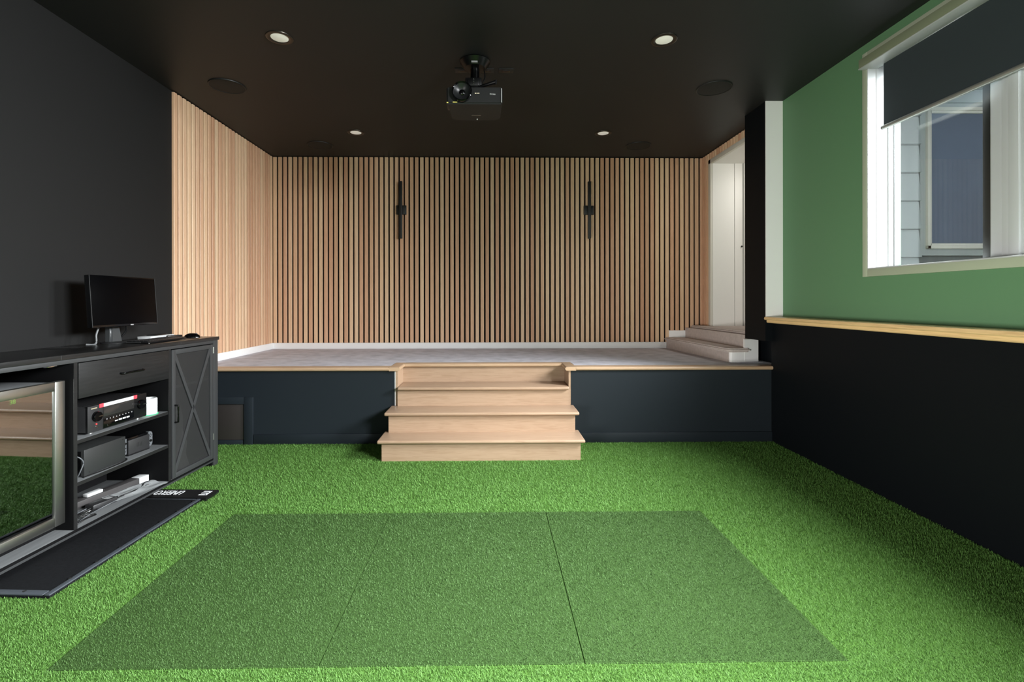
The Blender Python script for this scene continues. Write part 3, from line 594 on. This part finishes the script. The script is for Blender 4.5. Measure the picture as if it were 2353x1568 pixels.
# ---- on the counter
ZT_=1.063
mon=thing('monitor','black flat screen monitor standing on the cabinet top','monitor',CW(.30,-.59,ZT_),-CA)
tl=Matrix.Rotation(R(-4),4,'Y')
def mbx(n,a,c,m,bev,par=mon):
    b=BM(); bb(b,a,c,bev); bmesh.ops.transform(b,matrix=Matrix.Translation((0,0,.29))@tl@Matrix.Translation((0,0,-.29)),verts=b.verts); return obj(n,b,m,par,40)
hw_=.290
pn=mbx('panel',(-.030,-hw_,.118),(.004,hw_,.472),M_BLKGL,.004); mbx('screen',(.0042,-hw_+.008,.134),(.0050,hw_-.008,.464),mat('dark screen',(2,2,3),.35,spec=.08),.0002,pn)
mbx('bezel',(.003,-hw_+.001,.122),(.0056,-hw_+.005,.470),M_CABMET,.0005,pn); mbx('bezel',(.003,hw_-.005,.122),(.0056,hw_-.001,.470),M_CABMET,.0005,pn)
mbx('badge',(.0048,.025,.122),(.0062,.053,.130),M_GREYL,.0004,pn)
b=BM(); prism(b,[(-.055,.0),(.055,.0),(.035,.17),(-.035,.17)],'x',-.115,-.06); bmesh.ops.transform(b,matrix=Matrix.Rotation(R(-6),4,'Y'),verts=b.verts); bmesh.ops.bevel(b,geom=b.edges[:],offset=.012,segments=3,affect='EDGES'); obj('neck',b,mat('satin grey stand',(58,60,61),.3),mon,50)
b=BM(); lathe(b,[(0,0),(.13,0),(.131,.004),(.12,.008),(0,.010)],40,Matrix.Scale(1.0,4,(1,0,0))@Matrix.Translation((-.05,0,0))); bmesh.ops.scale(b,vec=(.75,1,1),verts=b.verts); obj('base',b,M_DKGRP,mon,40)
mc=BM(); q=[CW(.33,-.56,1.20),CW(.34,-.535,1.15),CW(.37,-.545,1.10),CW(.40,-.55,1.066),CW(.45,-.52,1.067)]; tube(mc,q,.006); tag(obj('monitor_cable',mc,M_BLACK,None,60),'black cable curling behind the monitor stand','cable')
mc=BM(); q=[CW(.36,-.74,1.19),CW(.36,-.765,1.13),CW(.36,-.77,1.07),CW(.40,-.80,1.067)]; tube(mc,q,.006); tag(obj('power_cable',mc,mat('mid grey rubber',(105,107,108),.4),None,60),'pale grey cable dropping on the left of the monitor stand','cable')
kb=thing('keyboard','slim black keyboard with silver edge lying in front of the monitor','keyboard',CW(.135,-.49,ZT_),-CA+R(4))
b=BM(); bb(b,(-.075,-.215,.004),(.075,.215,.018),.004); obj('case',b,M_BLACK,kb,40)
b=BM(); bb(b,(-.077,-.216,.006),(-.073,.216,.012)); bb(b,(-.077,-.2165,.006),(.02,-.2145,.013)); obj('silver_edge',b,M_CHROME,kb)
b=BM()
for i in range(5):
    for j in range(15): bb(b,(-.066+i*.026,-.206+j*.0275,.017),(-.044+i*.026,-.184+j*.0275,.0215),.0015,1)
o=obj('keys',b,M_DKGRP,kb); o['kind']='stuff'
for s in (-.19,.19):
    b=BM(); cyl(b,(.06,s,0),(.06,s,.006),.006,seg=10); obj('foot',b,M_CHROME,kb,40)
wbx=thing('white_box','flat white box lying on the counter beside the wall','box',CW(.40,-.165,ZT_),-CA+R(4))
b=BM(); bb(b,(-.05,-.14,0),(.05,.14,.020),.002); obj('box_body',b,M_WHPL,wbx,40); b=BM(); bb(b,(-.051,-.141,.013),(.051,.141,.021),.002); obj('lid',b,M_WHPL,wbx,40)
ph=BM(); bb(ph,(-.035,-.075,0),(.035,.075,.008),.003); o=obj('phone',ph,M_BLKGL,None,40); o.location=CW(.41,-.15,ZT_+.0205); o.rotation_euler=(0,0,-CA+R(10)); tag(o,'thin black phone lying on top of the flat white box','phone')
rm=thing('remote_control','small black remote control beside the white box','remote',CW(.33,.0-.06,ZT_),-CA+R(-20))
b=BM(); bb(b,(-.02,-.06,0),(.02,.06,.016),.005); obj('case',b,M_BLACK,rm,40)
for k in range(4): b=BM(); cyl(b,(0,-.04+k*.025,.015),(0,-.04+k*.025,.018),.005,seg=10); obj('button',b,M_GREYP,rm,40)
ms=thing('mouse','black computer mouse near the right end of the counter','mouse',CW(.145,-.105,ZT_),-CA+R(15))
b=BM(); bmesh.ops.create_uvsphere(b,u_segments=24,v_segments=14,radius=1); bmesh.ops.scale(b,vec=(.060,.036,.036),verts=b.verts); bmesh.ops.bisect_plane(b,geom=b.verts[:]+b.edges[:]+b.faces[:],plane_co=(0,0,0),plane_no=(0,0,-1),clear_outer=True); bmesh.ops.holes_fill(b,edges=b.edges); obj('shell',b,M_BLKGL,ms,70)
b=BM(); cyl(b,(.030,-.005,.027),(.030,.005,.027),.008,seg=14); obj('scroll_wheel',b,M_GREYP,ms,40)
pp=box('paper_sheet',(-.10,-.07,0),(.10,.07,.0015),M_BLKGL); pp.location=CW(.36,-.98,ZT_+.0005); pp.rotation_euler=(0,0,-CA+R(8)); tag(pp,'glossy dark sheet lying on the counter left of the monitor','sheet')

# ---- shelf 1: receiver and white hub
rc=thing('av_receiver','black audio receiver with two knobs on the upper shelf','receiver',CW(.03,-.965,.567),-CA)
rw=.228; rh=.168
b=BM(); bb(b,(-.36,-rw,.012),(-.012,rw,rh-.006),.003); obj('case',b,M_DKGRP,rc,40)
b=BM()
for k in range(14): bb(b,(-.32+k*.02,-rw+.03,rh-.0075),(-.31+k*.02,rw-.03,rh-.0045))
o=obj('top_vents',b,M_BLACK,rc); o['kind']='stuff'
b=BM(); bb(b,(-.014,-rw,.010),(0,rw,rh),.003); fp=obj('front_panel',b,M_BLACK,rc,40)
b=BM(); bb(b,(-.002,-rw,.010),(.0012,-rw+.105,rh-.002),.001); obj('panel_section',b,M_DKGRP,rc,40)
b=BM(); bb(b,(-.002,-.118,.085),(.0016,.118,rh-.024),.001); obj('display',b,mat('smoked display',(40,39,38),.08),rc,40)
b=BM(); bb(b,(-.002,-.118,.014),(.0008,.118,.072),.001); obj('lower_flap',b,M_BLKGL,rc,40)
for s in (-.172,.172):
    b=BM(); lathe(b,[(0,.0),(.030,0),(.030,.016),(.027,.020),(0,.020)],32,Matrix.Translation((0,s,.100))@Matrix.Rotation(PI/2,4,'Y')); k_=obj('knob',b,M_BLKGL,rc,40)
    b=BM(); bb(b,(.0195,s+.002,.098),(.0225,s+.028,.103)); obj('pointer',b,M_CHROME,k_)
for k in range(9):
    b=BM(); cyl(b,(0,-.095+k*.024,.066),(.003,-.095+k*.024,.066),.0035,seg=10); obj('button',b,M_GREYL,rc,40)
for k in range(4): b=BM(); bb(b,(0,-.035+k*.030,.036),(.003,-.011+k*.030,.043 if k==0 else .046),.001); obj('button',b,M_WHPL,rc,40)
for s,z,m in ((-.085,.024,M_CHROME),(-.170,.038,M_CHROME)):
    b=BM(); cyl(b,(0,s,z),(.005,s,z),.0055,seg=12); obj('button',b,m,rc,40)
b=BM(); cyl(b,(0,-.170,.054),(.004,-.170,.054),.004,seg=12); obj('power_led',b,mat('red led',(255,60,60),.4,emit=(255,50,50),estr=1.5),rc,40)
b=BM(); bb(b,(-.0005,-.125,rh-.022),(.0024,.125,rh-.001)); stk=obj('sticker',b,M_WHPL,rc)
for s0,s1 in ((-.148,-.118),(.112,.142)): box('sticker_end',(-.0006,s0,rh-.022),(.0026,s1,rh+.0005),M_RED,rc)
for k in range(10): box('sticker_print',(.0022,-.105+k*.021,rh-.014),(.0028,-.094+k*.021,rh-.010),M_GREYL,rc)
box('name_badge',(0,-.205,rh-.020),(.0022,-.165,rh-.014),mat('pale gold badge',(150,142,120),.4),rc)
for s in (-.18,.18):
    b=BM(); cyl(b,(-.03,s,0),(-.03,s,.012),.020,seg=20); obj('foot',b,M_CHROME,rc,40); b=BM(); cyl(b,(-.28,s,0),(-.28,s,.012),.020,seg=20); obj('foot',b,M_CHROME,rc,40)
hub=thing('wifi_hub','white cylindrical wireless hub beside the audio receiver','hub',CW(.085,-.655,.567),-CA)
b=BM(); lathe(b,[(0,0),(.052,0),(.055,.004),(.055,.108),(.050,.113),(.044,.113),(.040,.100),(0,.096)],36); obj('shell',b,M_WHPL,hub,40)
b=BM(); lathe(b,[(.054,.0),(.060,.001),(.060,.003),(.054,.004)],36); obj('status_light',b,mat('green status light',(60,220,130),.5,emit=(40,230,120),estr=.9),hub,40)

# ---- shelf 2: console, handheld in its dock
gc=thing('game_console','plain black game console box on the middle shelf','game console',CW(.03,-1.065,.327),-CA)
b=BM(); bb(b,(-.30,-.150,.004),(0,.150,.160),.004); obj('case',b,mat('matt dark console',(36,37,37),.45),gc,40); b=BM(); bb(b,(-.30,-.1505,.012),(-.02,-.1495,.152)); obj('side_vent',b,M_CABDK,gc)
for s,z in ((-.115,.022),(.128,.145)): b=BM(); cyl(b,(-.001,s,z),(.0012,s,z),.005,seg=12); obj('screw',b,M_BLKMT,gc,40)
for s in (-.12,.12): b=BM(); cyl(b,(-.03,s,0),(-.03,s,.006),.012,seg=12); obj('foot',b,M_BLACK,gc,40)
gd=thing('game_dock','black game dock holding a handheld with light grey controllers','game dock',CW(.075,-.745,.327),-CA+R(-4))
b=BM(); bb(b,(-.05,-.085,0),(-.034,.085,.104),.003); bb(b,(-.05,-.085,0),(0,.085,.012),.002); obj('dock_back',b,M_BLACK,gd,40)
b=BM(); bb(b,(-.012,-.085,0),(0,.085,.104),.003); df=obj('dock_front',b,M_DKGRP,gd,40)
for s,sg in ((-.012,1),(.012,-1)): b=BM(); bb(b,(-.001,s-.009,.044),(.0008,s+.009,.072),.0008); obj('dock_emblem',b,mat('dim emblem',(36,36,37),.3) if sg>0 else bpy.data.materials['dim emblem'],df,40)
box('handheld_screen',(-.030,-.088,.012),(-.016,.088,.116),M_BLKGL,gd,.002)
for sg in (-1,1):
    b=BM(); pts=[]; y0=.088*sg; y1=.122*sg; z0,z1=.014,.117; r=.024; n=6
    pts=[(y0,z0)]+[(y1-sg*r+sg*r*math.sin(PI/2*k/n), z0+r-r*math.cos(PI/2*k/n)) for k in range(n+1)]+[(y1-sg*r+sg*r*math.cos(PI/2*k/n), z1-r+r*math.sin(PI/2*k/n)) for k in range(n+1)]+[(y0,z1)]
    prism(b,pts,'x',-.032,-.012); jc=obj('controller',b,M_GREYP,gd,40)
    b=BM(); cyl(b,(-.013,.104*sg,.088 if sg<0 else .052),(-.004,.104*sg,.088 if sg<0 else .052),.008,seg=16); obj('stick',b,M_BLACK,jc,40)
    zc=.055 if sg<0 else .088
    for dy,dz in ((0,.009),(0,-.009),(.009,0),(-.009,0)): b=BM(); cyl(b,(-.013,.104*sg+dy,zc+dz),(-.0105,.104*sg+dy,zc+dz),.0032,seg=8); obj('button',b,M_BLACK,jc)
    box('button',(-.0125,.098*sg-.003,.030),(-.011,.098*sg+.003,.036),M_BLACK,jc)
def cable(name,pts,m,label,r=.0035,group=None):
    b=BM(); tube(b,pts,r,6,8); return tag(obj(name,b,m,None,70),label,'cable',group)
cable('looped_cable',[CW(.05,-1.24,.337),CW(.028,-1.245,.37),CW(.02,-1.232,.42),CW(.028,-1.25,.455),CW(.06,-1.265,.47)],M_GREYP,'grey cable bowed out at the left side of the game console')
cable('shelf_cable',[CW(.10,-.90,.331),CW(.05,-.885,.331),CW(.022,-.93,.331),CW(.016,-1.02,.331),CW(.02,-1.12,.331),CW(.03,-1.22,.331)],M_BLACK,'thin black cable along the front edge of middle shelf')

# ---- bottom shelf: long bar, paper, adapters, cables
Zb=.066
sb_=thing('sensor_bar','long dark bar with a white end lying across the bottom shelf','bar',CW(.235,-.89,Zb),-CA+R(-9))
b=BM(); bb(b,(-.035,-.36,.0),(.035,.26,.045),.004); obj('bar_body',b,mat('grey brown bar',(62,60,60),.4),sb_,40); b=BM(); bb(b,(-.0355,.26,.0),(.0355,.36,.0455),.003); obj('white_end',b,M_WHPL,sb_,40)
ps=BM(); n=10; grid=[[ps.verts.new((-.085+.17*i/n,-.17+.34*j/n,.002+.006*math.sin(i*.9)*math.cos(j*.7)+.006)) for j in range(n+1)] for i in range(n+1)]
for i in range(n):
    for j in range(n): ps.faces.new((grid[i][j],grid[i+1][j],grid[i+1][j+1],grid[i][j+1]))
bmesh.ops.solidify(ps,geom=ps.faces[:],thickness=.001); o=obj('paper_sheet',ps,M_PAPER,None,60); o.location=CW(.098,-.76,Zb+.001); o.rotation_euler=(0,0,-CA+R(-18)); tag(o,'crumpled white sheet of paper on the bottom shelf','paper')
ad=thing('power_adapter','black power adapter brick left of the white paper','adapter',CW(.125,-.99,Zb+.001),-CA+R(-12))
b=BM(); bb(b,(-.035,-.075,0),(.035,.075,.034),.006); obj('brick',b,M_DKGRP,ad,40)
b=BM(); bb(b,(-.02,.02,.0335),(.02,.06,.0345)); obj('rating_label',b,M_GREYL,ad); b=BM(); cyl(b,(0,.075,.017),(0,.10,.017),.006,seg=10); obj('strain_relief',b,M_BLACK,ad,40)
a2=thing('plug_adapter','small white plug adapter lying on the long dark bar','adapter',CW(.235,-.93,Zb+.046),-CA+R(-10))
b=BM(); bb(b,(-.02,-.05,0),(.02,.05,.02),.004); obj('plug_body',b,M_WHPL,a2,40)
for s in (-.007,.007): box('prong',(s-.001,.05,.007),(s+.001,.066,.012),M_CHROME,a2)
paths=[([(.05,-1.25),(.06,-1.15),(.09,-1.05),(.07,-.98),(.09,-.92)],M_GREYP,.003,'grey cable along the front left of the bottom shelf'),
 ([(.04,-1.26),(.03,-1.2),(.045,-1.12),(.08,-1.16),(.10,-1.25)],M_BLACK,.004,'black looped cable at the front left corner of bottom shelf'),
 ([(.10,-1.27),(.12,-1.15),(.10,-1.06),(.14,-1.02)],M_BLACK,.005,'thick black cable leading to the power adapter'),
 ([(.15,-1.27),(.14,-1.18),(.17,-1.1),(.15,-1.03)],M_GREYP,.0035,'grey cable behind the thick black cable'),
 ([(.20,-1.27),(.18,-1.2),(.16,-1.12),(.12,-1.05),(.10,-.98),(.09,-.88),(.10,-.84)],M_DKGRP,.003,'thin dark cable running under the adapter'),
 ([(.12,-.86),(.08,-.80),(.10,-.70),(.12,-.64),(.11,-.58)],M_BLACK,.004,'black cable ending in a silver plug at the right of the bottom shelf'),
 ([(.07,-1.24),(.09,-1.2),(.075,-1.13),(.10,-1.09),(.12,-1.16)],M_CHROME,.003,'shiny metal jacketed cable curl on the bottom shelf')]
for p,m,r,lab in paths: cable('cable',[CW(t,s,Zb+r+.001+.012*(i%2)) for i,(t,s) in enumerate(p)],m,lab,r,'tangled cables on the bottom shelf')
for (t,s,lab,m) in ((.105,-.60,'small white usb plug at the right end of bottom shelf',M_WHPL),(.09,-.665,'silver cable plug beside the white paper',M_CHROME)):
    u=thing('cable_plug',lab,'plug',CW(t,s,Zb),-CA+R(-15)); b=BM(); bb(b,(-.006,-.018,.001),(.006,.018,.010),.002); obj('plug_shell',b,m,u,40); b=BM(); bb(b,(-.004,.018,.003),(.004,.030,.008)); obj('contact',b,M_CHROME,u)
# bag of kit behind the mesh door
bg_=thing('kit_bag','pale cloth bag standing behind the mesh cabinet door','bag',CW(.15,-.36,Zb),-CA)
b=BM(); bmesh.ops.create_cube(b,size=1); bmesh.ops.subdivide_edges(b,edges=b.edges[:],cuts=4,use_grid_fill=True)
for v in b.verts: 
    v.co.x*=.14*(1-.5*(v.co.z+.5)); v.co.y*=.24*(1-.35*(v.co.z+.5)); v.co.z=(v.co.z+.5)*.48; v.co.x+=.012*math.sin(v.co.z*30+v.co.y*20)
obj('cloth',b,mat('pale grey cloth',(150,150,148),.9),bg_,80); b=BM(); tube(b,[(.075,-.06,.02),(.06,-.03,.2),(.045,.0,.38),(.03,.02,.46)],.005,6,6); obj('zip',b,M_STEEL,bg_,60)
